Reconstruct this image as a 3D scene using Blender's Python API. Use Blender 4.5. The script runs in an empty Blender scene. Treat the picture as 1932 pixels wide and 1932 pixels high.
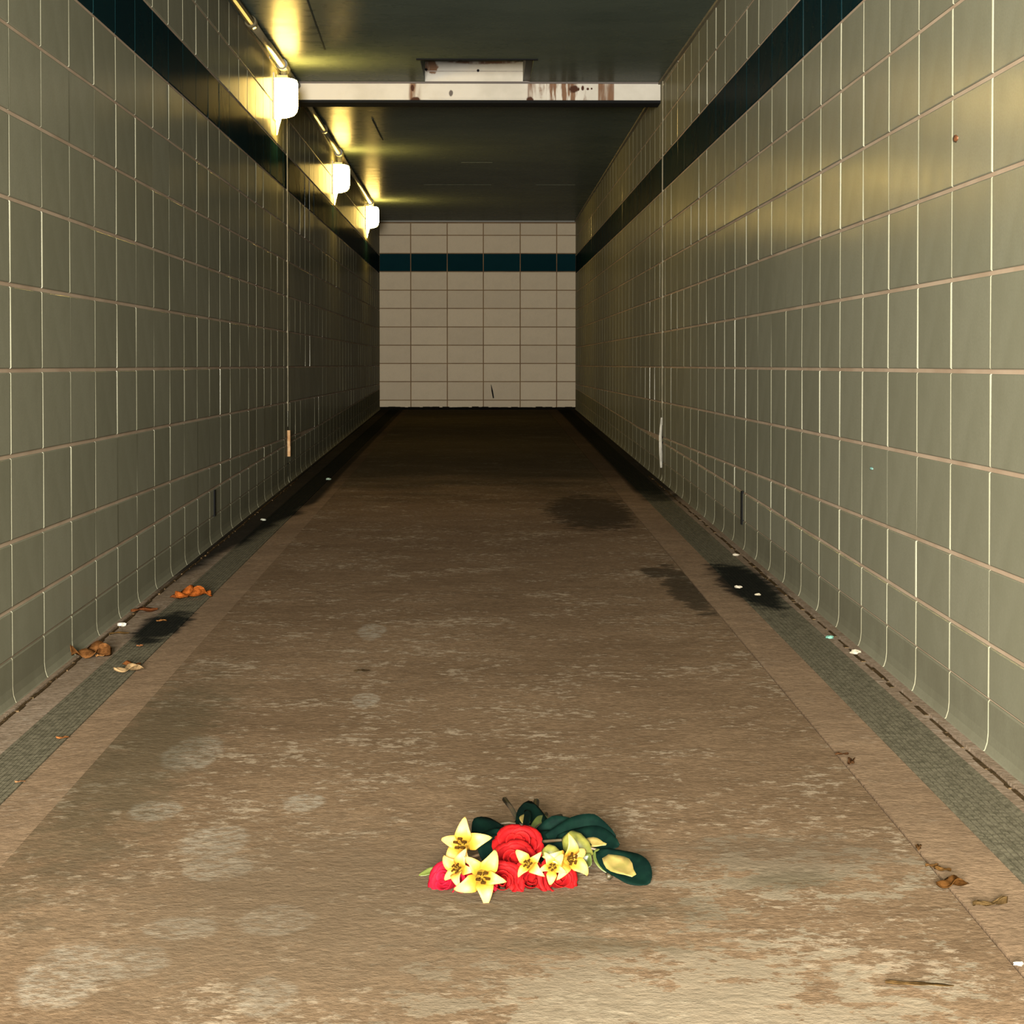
import bpy, bmesh, math, random
from mathutils import Vector, Matrix, Euler
random.seed(7)
S = bpy.context.scene
COL = S.collection
PI = math.pi
# ------------------------------------------------------------------ camera, world, daylight, exposure
F = 4420.0                                   # focal length in pixels of the 1932 px frame
EYE = 0.876
PITCH, YAW = math.atan(136/F), math.atan(60/F)
cam_d = bpy.data.cameras.new('camera'); cam = bpy.data.objects.new('camera', cam_d); COL.objects.link(cam)
cam_d.sensor_width = 36.0; cam_d.lens = 36.0*F/1932; cam_d.shift_y = -136/1932
cam.location = (0, 0, EYE); cam.rotation_euler = (PI/2-PITCH, 0, -YAW)
cam_d.clip_start = 0.05
S.camera = cam
S.view_settings.view_transform = 'Standard'; S.view_settings.look = 'None'
S.view_settings.gamma = 1.0; S.view_settings.use_curve_mapping = False
ALB = 0.38                                   # all colours scaled dark to weaken bounced light, made up for by exposure
S.view_settings.exposure = math.log2(1/ALB)
W = bpy.data.worlds.new('world'); S.world = W; W.use_nodes = True
W.node_tree.nodes['Background'].inputs[0].default_value = (0.75, 0.85, 1.0, 1)
W.node_tree.nodes['Background'].inputs[1].default_value = 0.05
day = bpy.data.lights.new('daylight_from_tunnel_mouth', 'AREA'); day.shape = 'RECTANGLE'
day.size, day.size_y, day.energy, day.color = 1.0, 1.3, 2400.0, (1.0, 0.93, 0.80)
dayo = bpy.data.objects.new('daylight_from_tunnel_mouth', day); COL.objects.link(dayo)
dayo.location = (-0.40, -3.1, 1.15); dayo.rotation_euler = (PI/2, 0, 0)     # faces +Y, into the tunnel
LAMP_STRENGTH = 36.0
LAMP_COLOR = (1.0, 0.655, 0.15, 1)

# ------------------------------------------------------------------ helpers
CAMM = cam.rotation_euler.to_matrix()
def at(px, py, Y):
    d = CAMM @ Vector(((px-966)/F, -(py-966)/F-136/F, -1.0))
    return Vector((0, 0, EYE)) + d*(Y/d.y)

WL, WR, D = -1.115, 1.06, 25.92
Y0 = -1.0
def zf(x, Y):                                 # paved floor: a ramp, falling a little to the gutters
    k = max(0.0, 1-Y/30)
    d = 0.0
    if x < -0.75: d = 0.022*(-x-0.75)/0.36
    if x > 0.72: d = 0.009*(x-0.72)/0.33
    return 0.016*Y - d*k
def ground(px, py):
    Y = 5.0
    for _ in range(40):
        p = at(px, py, Y)
        Y += (p.z-zf(p.x, Y))*Y/(EYE)*0.8
    p = at(px, py, Y); p.z = zf(p.x, Y)
    return p
def zc_near(Y): return EYE + 1.480 + 0.0138*Y
def zc_far(Y): return EYE + 1.655 - 0.0028*(Y-14)
BEAM_Y, BEAM_T = 13.75, 0.22
def zc(Y): return zc_near(Y) if Y < BEAM_Y else zc_far(Y)

def link(o, parent=None):
    COL.objects.link(o)
    if parent is not None: o.parent = parent
    return o
def mesh_of(bm, name, mats, smooth=False):
    me = bpy.data.meshes.new(name)
    bmesh.ops.recalc_face_normals(bm, faces=bm.faces[:])
    if smooth:
        for f in bm.faces: f.smooth = True
    bm.to_mesh(me); bm.free()
    for m in (mats if isinstance(mats, (list, tuple)) else [mats]): me.materials.append(m)
    return me
def obj(name, bm, mats, parent=None, smooth=False, loc=None):
    o = bpy.data.objects.new(name, mesh_of(bm, name, mats, smooth))
    if loc is not None: o.location = loc
    return link(o, parent)
def empty(name, loc, rz=0.0):
    o = bpy.data.objects.new(name, None); o.location = loc; o.rotation_euler = (0, 0, rz); o.empty_display_size = 0.05
    return link(o)
def tag(o, label=None, cat=None, group=None, kind=None):
    if label: o['label'] = label
    if cat: o['category'] = cat
    if group: o['group'] = group
    if kind: o['kind'] = kind
    return o
def box(bm, c, s):
    m = Matrix.Translation(c) @ Matrix.Diagonal((*s, 1))
    return bmesh.ops.create_cube(bm, size=1.0, matrix=m)['verts']
def hexa(bm, pts):                            # 8 points: bottom ring then top ring
    v = [bm.verts.new(p) for p in pts]
    for f in ((0,1,2,3),(4,5,6,7),(0,1,5,4),(1,2,6,5),(2,3,7,6),(3,0,4,7)):
        bm.faces.new([v[i] for i in f])
def slab(bm, xa, xb, Ya, Yb, up, dn):         # slab that follows the ramp
    c = [(xa,Ya),(xb,Ya),(xb,Yb),(xa,Yb)]
    hexa(bm, [(x,Y,zf(x,Y)-dn) for x,Y in c] + [(x,Y,zf(x,Y)+up) for x,Y in c])
def tube(bm, pts, rad, n=8, cap=True):
    rings = []; pts = [Vector(p) for p in pts]
    for i, p in enumerate(pts):
        t = (pts[min(i+1,len(pts)-1)]-pts[max(i-1,0)]).normalized()
        a = t.cross(Vector((0.13,0.2,1))) if abs(t.z) < 0.95 else t.cross(Vector((1,0,0)))
        a.normalize(); b = t.cross(a)
        r = rad[i] if isinstance(rad, (list, tuple)) else rad
        rings.append([bm.verts.new(p+(a*math.cos(2*PI*k/n)+b*math.sin(2*PI*k/n))*r) for k in range(n)])
    for A, B in zip(rings, rings[1:]):
        for k in range(n): bm.faces.new((A[k],A[(k+1)%n],B[(k+1)%n],B[k]))
    if cap: bm.faces.new(rings[0]); bm.faces.new(rings[-1])
def grid(bm, fn, nu, nv, thick=0.0):
    V = [[bm.verts.new(fn(i/nu, j/nv)) for j in range(nv+1)] for i in range(nu+1)]
    fs = [bm.faces.new((V[i][j],V[i+1][j],V[i+1][j+1],V[i][j+1])) for i in range(nu) for j in range(nv)]
    bmesh.ops.remove_doubles(bm, verts=bm.verts[:], dist=1e-6)
    if thick:
        bm.normal_update()
        bmesh.ops.solidify(bm, geom=[f for f in bm.faces], thickness=thick)

# ------------------------------------------------------------------ materials
class NT:
    def __init__(s, name, rough=0.6, spec=0.5):
        s.m = bpy.data.materials.new(name); s.m.use_nodes = True
        s.t = s.m.node_tree; s.n = s.t.nodes; s.b = s.n['Principled BSDF']
        s.b.inputs['Roughness'].default_value = rough; s.b.inputs['Specular IOR Level'].default_value = spec
        s.co = s.n.new('ShaderNodeTexCoord').outputs['Object']
    def set(s, sock, v):
        if isinstance(v, bpy.types.NodeSocket): s.t.links.new(v, sock)
        else: sock.default_value = v
    def vec(s, scale, loc=(0,0,0), src=None):
        n = s.n.new('ShaderNodeMapping'); s.t.links.new(src or s.co, n.inputs[0])
        n.inputs['Scale'].default_value = scale; n.inputs['Location'].default_value = loc
        return n.outputs[0]
    def noise(s, scale, detail=4, rough=0.6, vec=None, dist=0.0):
        n = s.n.new('ShaderNodeTexNoise'); s.t.links.new(vec or s.co, n.inputs['Vector'])
        n.inputs['Scale'].default_value = scale; n.inputs['Detail'].default_value = detail
        n.inputs['Roughness'].default_value = rough; n.inputs['Distortion'].default_value = dist
        return n.outputs['Fac']
    def math(s, op, a, b=0.0, c=0.0, clamp=False):
        n = s.n.new('ShaderNodeMath'); n.operation = op; n.use_clamp = clamp
        for i, v in enumerate((a, b, c)): s.set(n.inputs[i], v)
        return n.outputs[0]
    def ramp(s, v, lo, hi, a=0.0, b=1.0):
        n = s.n.new('ShaderNodeMapRange'); n.interpolation_type = 'SMOOTHSTEP'
        s.set(n.inputs[0], v)
        for i, x in enumerate((lo, hi, a, b)): n.inputs[i+1].default_value = x
        return n.outputs[0]
    def mix(s, f, a, b, mode='MIX'):
        n = s.n.new('ShaderNodeMix'); n.data_type = 'RGBA'; n.blend_type = mode
        s.set(n.inputs[0], f)
        for sock, v in ((n.inputs[6], a), (n.inputs[7], b)):
            s.set(sock, v if isinstance(v, bpy.types.NodeSocket) else (*v, 1))
        return n.outputs[2]
    def xyz(s):
        n = s.n.new('ShaderNodeSeparateXYZ'); s.t.links.new(s.co, n.inputs[0]); return n.outputs
    def spot(s, ax, c, r, wob=None, amt=0.0, edge=(1.0, 0.6)):   # soft ellipse in two object axes
        X = s.xyz(); a = s.math('DIVIDE', s.math('SUBTRACT', X[ax[0]], c[0]), r[0])
        b = s.math('DIVIDE', s.math('SUBTRACT', X[ax[1]], c[1]), r[1])
        d = s.math('SQRT', s.math('ADD', s.math('MULTIPLY', a, a), s.math('MULTIPLY', b, b)))
        if wob is not None: d = s.math('ADD', d, s.math('MULTIPLY', s.math('SUBTRACT', wob, 0.5), amt))
        return s.ramp(d, edge[1], edge[0], 1.0, 0.0)
    def maxs(s, L):
        r = L[0]
        for x in L[1:]: r = s.math('MAXIMUM', r, x)
        return r
    def bump(s, h, strength, dist=0.002):
        n = s.n.new('ShaderNodeBump'); s.t.links.new(h, n.inputs['Height'])
        n.inputs['Strength'].default_value = strength; n.inputs['Distance'].default_value = dist
        s.t.links.new(n.outputs[0], s.b.inputs['Normal'])
    def col(s, c):
        c = s.mix(1.0, c, (ALB,ALB,ALB), 'MULTIPLY') if isinstance(c, bpy.types.NodeSocket) else (c[0]*ALB,c[1]*ALB,c[2]*ALB,1)
        s.set(s.b.inputs['Base Color'], c); return s.m
    def glaze(s, fac, rough, tint=(1,1,1)):       # a thin even gloss over the matt body
        s.b.inputs['Specular IOR Level'].default_value = 0.0
        g = s.n.new('ShaderNodeBsdfGlossy'); s.set(g.inputs['Roughness'], rough); g.inputs['Color'].default_value = (*tint, 1)
        m = s.n.new('ShaderNodeMixShader'); s.set(m.inputs[0], fac)
        s.t.links.new(s.b.outputs[0], m.inputs[1]); s.t.links.new(g.outputs[0], m.inputs[2])
        out = next(n for n in s.n if n.type == 'OUTPUT_MATERIAL'); s.t.links.new(m.outputs[0], out.inputs[0])
        nl = s.b.inputs['Normal'].links
        if nl: s.t.links.new(nl[0].from_socket, g.inputs['Normal'])
    def rgh(s, v): s.set(s.b.inputs['Roughness'], v)
    def rnd(s): return s.n.new('ShaderNodeObjectInfo').outputs['Random']

def tile_mat(name, c, c2, rough, bump=0.35, gl=0.055):
    t = NT(name, rough, 0.0)
    g = t.noise(7.0, 4, 0.6); r = t.rnd()
    f = t.math('ADD', t.math('MULTIPLY', g, 0.7), t.math('MULTIPLY', r, 0.3))
    cc = t.mix(t.ramp(f, 0.3, 0.75), c, c2)
    sp = t.ramp(t.noise(190.0, 2, 0.5), 0.40, 0.62)
    cc = t.mix(t.math('MULTIPLY', sp, 0.25), cc, tuple(x*0.72 for x in c))
    t.bump(t.noise(14.0, 3, 0.5), bump, 0.0012)
    t.glaze(gl, t.math('ADD', rough-0.05, t.math('MULTIPLY', t.noise(11.0, 3), 0.12)))
    return t.col(cc)
M_TILE = tile_mat('cream_glazed_block', (0.44,0.435,0.315), (0.375,0.37,0.26), 0.20)
M_COVE = tile_mat('grimy_cove_tile', (0.37,0.36,0.255), (0.29,0.275,0.19), 0.6, 0.3, 0.0)
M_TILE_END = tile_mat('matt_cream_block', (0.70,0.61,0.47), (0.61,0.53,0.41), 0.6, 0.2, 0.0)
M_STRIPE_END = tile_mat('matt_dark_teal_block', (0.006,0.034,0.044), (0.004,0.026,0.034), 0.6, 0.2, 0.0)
M_STRIPE = tile_mat('dark_teal_glazed_block', (0.006,0.034,0.040), (0.004,0.025,0.031), 0.22, gl=0.025)
t = NT('mortar', 0.9, 0.2); M_MORTAR = t.col(t.mix(t.ramp(t.noise(3.0,4), 0.35, 0.7), (0.86,0.66,0.47), (0.66,0.48,0.32)))
t = NT('end_mortar', 0.9, 0.2); M_MORTAR_END = t.col(t.mix(t.ramp(t.noise(5.0,4), 0.35, 0.7), (0.26,0.17,0.09), (0.18,0.11,0.06)))
t = NT('joint_filler', 0.7, 0.3); M_JOINT = t.col(t.mix(t.ramp(t.noise(9.0,4), 0.35, 0.7), (0.30,0.26,0.17), (0.16,0.15,0.09)))
t = NT('orange_filler', 0.8, 0.3); M_FILLER = t.col(t.mix(t.ramp(t.noise(25.0,4), 0.35, 0.7), (0.72,0.48,0.26), (0.50,0.26,0.10)))
t = NT('black_gap', 0.9, 0.1); M_DARK = t.col((0.008,0.009,0.010))
# ceiling paint
t = NT('dark_ceiling_paint', 0.30, 0.5)
cc = t.mix(t.ramp(t.noise(1.6,5), 0.35, 0.7), (0.21,0.27,0.215), (0.16,0.215,0.175))
cc = t.mix(t.ramp(t.noise(55.0,2), 0.74, 0.79), cc, (0.5,0.47,0.38))
t.bump(t.noise(4.0,2), 0.12, 0.002); t.glaze(0.085, t.math('ADD', 0.22, t.math('MULTIPLY', t.noise(6.0,3), 0.12))); M_CEIL = t.col(cc)
# white beam with rust (object coordinates are world metres)
t = NT('white_beam_paint', 0.7, 0.05)
nz = t.noise(1.0, 4, 0.6, t.vec((22,22,3)))
n2 = t.noise(30.0, 3)
A = (0, 2); zb = EYE+1.61
drip = t.math('MULTIPLY', t.ramp(nz, 0.40, 0.62), t.spot(A, (0.49,zb), (0.17,0.25), n2, 0.4))
band = t.spot(A, (0.737,zb), (0.052,0.6), nz, 0.4, (1.0,0.8))
side = t.maxs([t.spot(A, (-0.385,zb-0.01), (0.055,0.30), nz, 1.6, (1.0,0.3)), t.spot(A, (0.30,zb), (0.04,0.3), nz, 1.6, (1.0,0.3)),
               t.spot(A, (0.02,EYE+1.80), (0.34,0.035), nz, 1.0), t.spot(A, (-0.29,EYE+1.76), (0.05,0.05), n2, 1.0)])
rust = t.maxs([drip, t.math('MULTIPLY', band, t.ramp(nz, 0.25, 0.6, 0.35, 0.8)), t.math('MULTIPLY', side, t.ramp(nz, 0.3, 0.65, 0.1, 0.9))])
cc = t.mix(t.ramp(t.noise(6.0,4), 0.35, 0.7), (0.76,0.73,0.66), (0.66,0.63,0.56))
cc = t.mix(t.ramp(rust, 0.05, 0.75, 0.0, 0.9), cc, t.mix(n2, (0.24,0.09,0.02), (0.12,0.045,0.012)))
blot = t.maxs([t.spot(A, (0.548,EYE+1.63), (0.038,0.026), n2, 0.9), t.spot(A, (0.60,EYE+1.635), (0.010,0.018), n2, 0.6),
               t.spot(A, (0.63,EYE+1.63), (0.010,0.010), n2, 0.6), t.spot(A, (0.652,EYE+1.632), (0.007,0.007), n2, 0.6),
               t.spot(A, (0.575,EYE+1.628), (0.008,0.012), n2, 0.6),
               t.spot(A, (-0.375,EYE+1.565), (0.035,0.022), n2, 0.8), t.spot(A, (0.292,EYE+1.565), (0.024,0.022), n2, 0.8),
               t.spot(A, (-0.395,EYE+1.635), (0.012,0.022), n2, 0.8)])
cc = t.mix(blot, cc, (0.075,0.030,0.016))
cc = t.mix(t.spot(A, (-0.170,EYE+1.603), (0.014,0.022), n2, 0.6), cc, (0.16,0.14,0.13))
M_BEAM = t.col(cc)
# concrete
def concrete(name, c1, c2, light, lo, hi, extra=None, rough=0.8, grain=1.0, damp=None):  # damp: function giving damp patches plus painted-in shade
    t = NT(name, rough, 0.0)
    big = t.noise(1.3, 5, 0.6); mid = t.noise(9.0, 5, 0.65); fine = t.noise(70.0, 4, 0.7)
    f = t.math('ADD', t.math('MULTIPLY', big, 0.5), t.math('MULTIPLY', mid, 0.5))
    cc = t.mix(t.ramp(f, 0.36, 0.62), c1, c2)
    cc = t.mix(t.math('MULTIPLY', t.ramp(fine, 0.35, 0.65), 0.55*grain), cc, tuple(x*0.62 for x in c2))
    lt = t.math('MULTIPLY', t.ramp(t.math('ADD', t.math('MULTIPLY', t.noise(4.5,5,0.7), 0.42), t.math('MULTIPLY', t.noise(34.0,5,0.75), 0.58)), lo, hi), 0.8)
    cc = t.mix(lt, cc, light)
    if extra: cc = extra(t, cc, mid, fine)
    if damp:  # damp patches and painted-in shade together
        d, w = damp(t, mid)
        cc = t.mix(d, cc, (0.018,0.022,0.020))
    h = t.math('ADD', t.math('MULTIPLY', fine, 0.6), mid)
    t.bump(h, 0.5, 0.006)
    return t.col(cc)
PRINTS = [(365,1420,0.075,0.20,0.3),(405,1585,0.07,0.13,0.0),(415,1635,0.07,0.10,0.0),(575,1512,0.05,0.09,0.2),(290,1528,0.06,0.10,0.1),
          (130,1835,0.075,0.17,0.0),(250,1812,0.06,0.09,0.0),(340,1750,0.07,0.07,0.0),(520,1735,0.07,0.10,0.0),(500,1880,0.05,0.10,0.0),(700,1190,0.05,0.2,0.0),(690,1320,0.04,0.12,0.0)]
def slab_extra(t, cc, mid, fine):
    X = t.xyz()
    L = []
    for px, py, rx, ry, _ in PRINTS:
        g = ground(px, py)
        L.append(t.spot((0,1), (g.x,g.y), (rx*0.85,ry), mid, 0.9, (1.05,0.80)))
        
    m = t.math('MULTIPLY', t.maxs(L), t.ramp(t.noise(45.0,5,0.75), 0.40, 0.60, 0.10, 0.75))
    cc = t.mix(m, cc, (0.58,0.51,0.40))
    # pale worn cement near the mouth, right of the bouquet
    w = t.noise(13.0, 6, 0.72)
    worn = t.maxs([t.spot((0,1), (0.25,3.0), (0.40,0.40), w, 5.0, (0.80,0.55)), t.spot((0,1), (0.50,3.75), (0.34,0.32), w, 5.0, (0.55,0.30))])
    cc = t.mix(t.math('MULTIPLY', worn, 0.6), cc, (0.52,0.45,0.33))
    g1 = ground(1500,1660)
    dk = t.maxs([t.spot((0,1), (g1.x,g1.y), (0.13,0.10), w, 2.5, (1.0,0.2)),
                 t.spot((0,1), (0.10,3.52), (0.30,0.13), w, 2.5, (1.0,0.2)), t.spot((0,1), (0.12,3.32), (0.25,0.07), w, 2.5, (1.0,0.2)),
                 t.spot((0,1), (-0.70,4.9), (0.17,1.5), w, 2.0, (1.1,0.3))])
    cc = t.mix(t.math('MULTIPLY', dk, 0.6), cc, (0.15,0.125,0.075))
    mud_dim = t.maxs([t.spot((0,1), (-0.22,3.5), (0.55,0.8), w, 1.6, (1.2,0.2)), t.spot((0,1), (0.5,3.9), (0.3,0.2), w, 2.0, (1.0,0.2))])
    cc = t.mix(t.math('MULTIPLY', mud_dim, 0.62), cc, (0.235,0.175,0.115))  # muddy film; colour darkened further to offset overbright near daylight
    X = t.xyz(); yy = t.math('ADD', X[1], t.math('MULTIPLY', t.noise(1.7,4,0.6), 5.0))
    cc = t.mix(t.math('MULTIPLY', t.ramp(yy, 13.5, 17.5), 0.74), cc, (0.045,0.052,0.038))  # dark stain past the beam, deepened in colour for the lost light
    cx = ground(1115,965); e = ground(1370,1110)
    dk2 = t.maxs([t.spot((0,1), (cx.x,cx.y), (0.26,1.3), w, 1.6), t.spot((0,1), (0.70,e.y), (0.075,0.9), mid, 2.0, (1.0,0.6)), t.spot((0,1), (0.63,e.y+0.5), (0.06,0.25), mid, 1.6, (1.0,0.6))])
    cc = t.mix(t.math('MULTIPLY', dk2, 0.7), cc, (0.040,0.038,0.026))
    return cc
def damp_shade(t, mid):  # damp patches, plus gutter shadow and far dimness painted into the colour
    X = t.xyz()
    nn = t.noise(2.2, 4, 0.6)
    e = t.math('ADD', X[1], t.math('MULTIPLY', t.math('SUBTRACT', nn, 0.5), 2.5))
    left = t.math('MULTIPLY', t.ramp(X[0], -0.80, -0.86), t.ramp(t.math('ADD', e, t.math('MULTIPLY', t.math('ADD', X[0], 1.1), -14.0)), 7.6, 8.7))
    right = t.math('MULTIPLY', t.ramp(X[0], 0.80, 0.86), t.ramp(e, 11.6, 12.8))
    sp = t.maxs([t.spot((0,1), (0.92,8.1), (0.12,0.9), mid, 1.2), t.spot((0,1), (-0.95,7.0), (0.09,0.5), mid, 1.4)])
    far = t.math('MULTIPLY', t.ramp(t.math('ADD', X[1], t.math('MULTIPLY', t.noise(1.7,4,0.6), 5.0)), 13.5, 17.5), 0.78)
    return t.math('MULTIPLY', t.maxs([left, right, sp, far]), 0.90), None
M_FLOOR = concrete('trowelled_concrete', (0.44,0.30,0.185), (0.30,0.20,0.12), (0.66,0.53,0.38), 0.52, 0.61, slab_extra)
M_STRIP = concrete('smooth_concrete_edge', (0.58,0.40,0.255), (0.40,0.275,0.175), (0.64,0.49,0.35), 0.54, 0.68, None, damp=damp_shade)
M_LEDGE = concrete('gutter_ledge_concrete', (0.60,0.46,0.34), (0.42,0.31,0.21), (0.74,0.61,0.48), 0.50, 0.64, None, grain=1.2, damp=damp_shade)
t = NT('weathered_grate_steel', 0.6, 0.4); t.b.inputs['Metallic'].default_value = 0.2
g = t.noise(35.0, 4, 0.7); cc = t.mix(t.ramp(g, 0.35, 0.65), (0.30,0.30,0.24), (0.17,0.16,0.115))
d, _ = damp_shade(t, t.noise(9.0,4)); M_GRATE = t.col(t.mix(d, cc, (0.012,0.016,0.016)))
t = NT('trench_dirt', 0.95, 0.1); M_TRENCH = t.col(t.mix(t.noise(20.0,4), (0.05,0.045,0.03), (0.10,0.08,0.05)))
t = NT('galvanised_conduit', 0.38, 0.5); t.b.inputs['Metallic'].default_value = 0.5; M_COND = t.col(t.mix(t.noise(8.0,3), (0.40,0.34,0.20), (0.26,0.22,0.13)))
t = NT('dark_conduit_paint', 0.5, 0.4); M_COND_D = t.col((0.06,0.06,0.04))
t = NT('lamp_bracket_metal', 0.4, 0.5); t.b.inputs['Metallic'].default_value = 0.6; M_BRACK = t.col((0.22,0.19,0.12))
t = NT('glowing_lamp_glass', 0.3, 0.5)
t.b.inputs['Emission Color'].default_value = LAMP_COLOR; t.b.inputs['Emission Strength'].default_value = LAMP_STRENGTH
M_GLASS = t.col((0.9,0.85,0.7))
def plain(name, c, c2=None, rough=0.6, scale=30.0, spec=0.4, metal=0.0, bump=0.0):
    t = NT(name, rough, spec); t.b.inputs['Metallic'].default_value = metal
    n = t.noise(scale, 4, 0.6)
    if bump: t.bump(n, bump, 0.001)
    return t.col(t.mix(t.ramp(n, 0.35, 0.65), c, c2 or tuple(x*0.7 for x in c)))

# ------------------------------------------------------------------ walls of glazed blocks
PROUD, CH, GAP = 0.0042, 0.0022, 0.010
ROW, LEN = 0.2035, 0.4064
def course(k, Y): return EYE + 1.010 + ROW*k + 0.0014*(Y-5)
def cove_top(x, Y): return zf(x, Y) + 0.232 + 0.0*Y
def plate_bm(bm, poly, P, proud=PROUD, ch=CH):
    """poly: (u,v) corners; P(u,v,n) maps to space. A proud block face with chamfered edges."""
    cu = sum(p[0] for p in poly)/len(poly); cv = sum(p[1] for p in poly)/len(poly)
    sg = lambda a: (a > 0)-(a < 0)
    ins = [(u-sg(u-cu)*ch, v-sg(v-cv)*ch) for u, v in poly]
    rings = [[bm.verts.new(P(u,v,n)) for u,v in q] for q, n in ((poly,-0.012),(poly,proud-ch*0.8),(ins,proud))]
    k = len(poly)
    for A, B in zip(rings, rings[1:]):
        for i in range(k): bm.faces.new((A[i],A[(i+1)%k],B[(i+1)%k],B[i]))
    bm.faces.new(rings[2])
def wall_boxes(name, X, nrm):
    bm = bmesh.new()
    xo, xi = X-nrm*0.25, X
    for Ya, Yb, za, zb in ((Y0,BEAM_Y,zc_near(Y0),zc_near(BEAM_Y)),(BEAM_Y,D+0.25,zc_far(BEAM_Y),zc_far(D))):
        lo = -0.15
        c = [(xo,Ya),(xi,Ya),(xi,Yb),(xo,Yb)]
        zt = {Ya: za+0.02, Yb: zb+0.02}
        hexa(bm, [(x,Y,lo) for x,Y in c] + [(x,Y,zt[Y]) for x,Y in c])
    return tag(obj(name, bm, M_MORTAR), kind='structure')
FULL = {}
def side_wall(side, X, nrm, first, joint_y, slots):
    """X wall plane, nrm +1 faces right. Every block near enough to be seen singly is an object."""
    wall = wall_boxes('wall_'+side, X, nrm)
    wall['label'] = '%s side wall of cream glazed blocks with a dark teal stripe' % side
    base = bmesh.new()
    slab_x = X+nrm*0.001
    quads = []
    n0 = int((first-Y0)/LEN)
    start = first-n0*LEN
    j = 0
    Y = start
    while Y < D-0.02:
        Ya, Yb = Y+GAP/2, min(Y+LEN, D)-GAP/2
        if Ya < joint_y < Yb:                           # expansion joint cuts the course
            spans = [(Ya, joint_y-0.016), (joint_y+0.016, Yb)]
        else: spans = [(Ya, Yb)]
        for a, b in spans:
            if b-a < 0.02: continue
            for k in range(-9, 4):
                def lo(y): return max(course(k,y)+GAP/2, cove_top(X,y)+GAP/2)
                def hi(y): return min(course(k+1,y)-GAP/2, zc(y)-0.004)
                q = [(a,lo(a)),(b,lo(b)),(b,hi(b)),(a,hi(a))]
                if min(q[3][1]-q[0][1], q[2][1]-q[1][1]) < 0.012: continue
                full = abs((b-a)-(LEN-GAP)) < 1e-5 and abs(q[0][1]-course(k,a)-GAP/2) < 1e-6 and abs(q[3][1]-course(k+1,a)+GAP/2) < 1e-6 \
                       and abs(q[1][1]-course(k,b)-GAP/2) < 1e-6 and abs(q[2][1]-course(k+1,b)+GAP/2) < 1e-6
                quads.append((a, b, q, k == 0, full))
        Y += LEN; j += 1
    # order: those in view first, nearest first
    def in_view(t):
        a, b, q, st, full = t
        yy = b; zt = q[1][1]
        px = abs(X)*F/yy; pv = 694-(zt-EYE)*F/yy
        return px < (1040 if nrm < 0 else 920) and pv < 1932 and 694-(zt-EYE)*F/yy > -40-0
    vis = sorted([t for t in quads if in_view(t)], key=lambda t: t[0])
    singles = vis[:296]; ids = set(id(t) for t in singles)
    rest = [t for t in quads if id(t) not in ids]
    for a, b, q, st, full in singles:
        cy, cz = (a+b)/2, sum(p[1] for p in q)/4
        P = lambda u, v, n: (nrm*n, u, v)
        key = (nrm, st)
        if full and key in FULL: me = FULL[key]
        else:
            bm = bmesh.new()
            plate_bm(bm, [(u-cy, v-cz) for u, v in q], P)
            me = mesh_of(bm, 'tile', M_STRIPE if st else M_TILE)
            if full: FULL[key] = me
        o = bpy.data.objects.new('tile', me); o.location = (X, cy, cz)
        o.rotation_euler = (0, random.gauss(0,0.0022), random.gauss(0,0.0028))
        link(o, wall)
        if st: o['label'] = 'dark teal stripe tile'
    for st in (False, True):
        bm = bmesh.new()
        for a, b, q, s2, full in rest:
            if s2 != st: continue
            ry, rz = random.gauss(0,0.0010), random.gauss(0,0.0012)
            cy, cz = (a+b)/2, sum(p[1] for p in q)/4
            plate_bm(bm, q, lambda u, v, n: (X+nrm*n+(v-cz)*ry-(u-cy)*rz, u, v))
        o = obj('stripe_tiles' if st else 'tiles', bm, M_STRIPE if st else M_TILE, wall); o['kind'] = 'stuff'
    # expansion joint, full height, with a broken foot
    bm = bmesh.new()
    for dy in (-0.010, 0.010):
        box(bm, (X+nrm*0.003, joint_y+dy, (cove_top(X,joint_y)+0.18+zc(joint_y))/2), (0.010, 0.007, zc(joint_y)-cove_top(X,joint_y)-0.20))
    obj('joint_strip', bm, M_JOINT, wall)
    bm = bmesh.new(); box(bm, (X+nrm*0.001, joint_y, (zf(X,joint_y)+cove_top(X,joint_y)+0.1)/2), (0.006, 0.034, cove_top(X,joint_y)+0.1-zf(X,joint_y)))
    obj('joint_gap', bm, M_DARK, wall)
    # coved base course along the ramp
    bb = tag(bpy.data.objects.new('baseboard_'+side, None), kind='structure'); link(bb)
    bb['label'] = 'coved base course of cream glazed tile along the %s wall' % side
    prof = [(0.0,-0.012),(0.0,0.004),(0.0,0.004)]
    Y = start; i = 0; far = bmesh.new()
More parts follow.
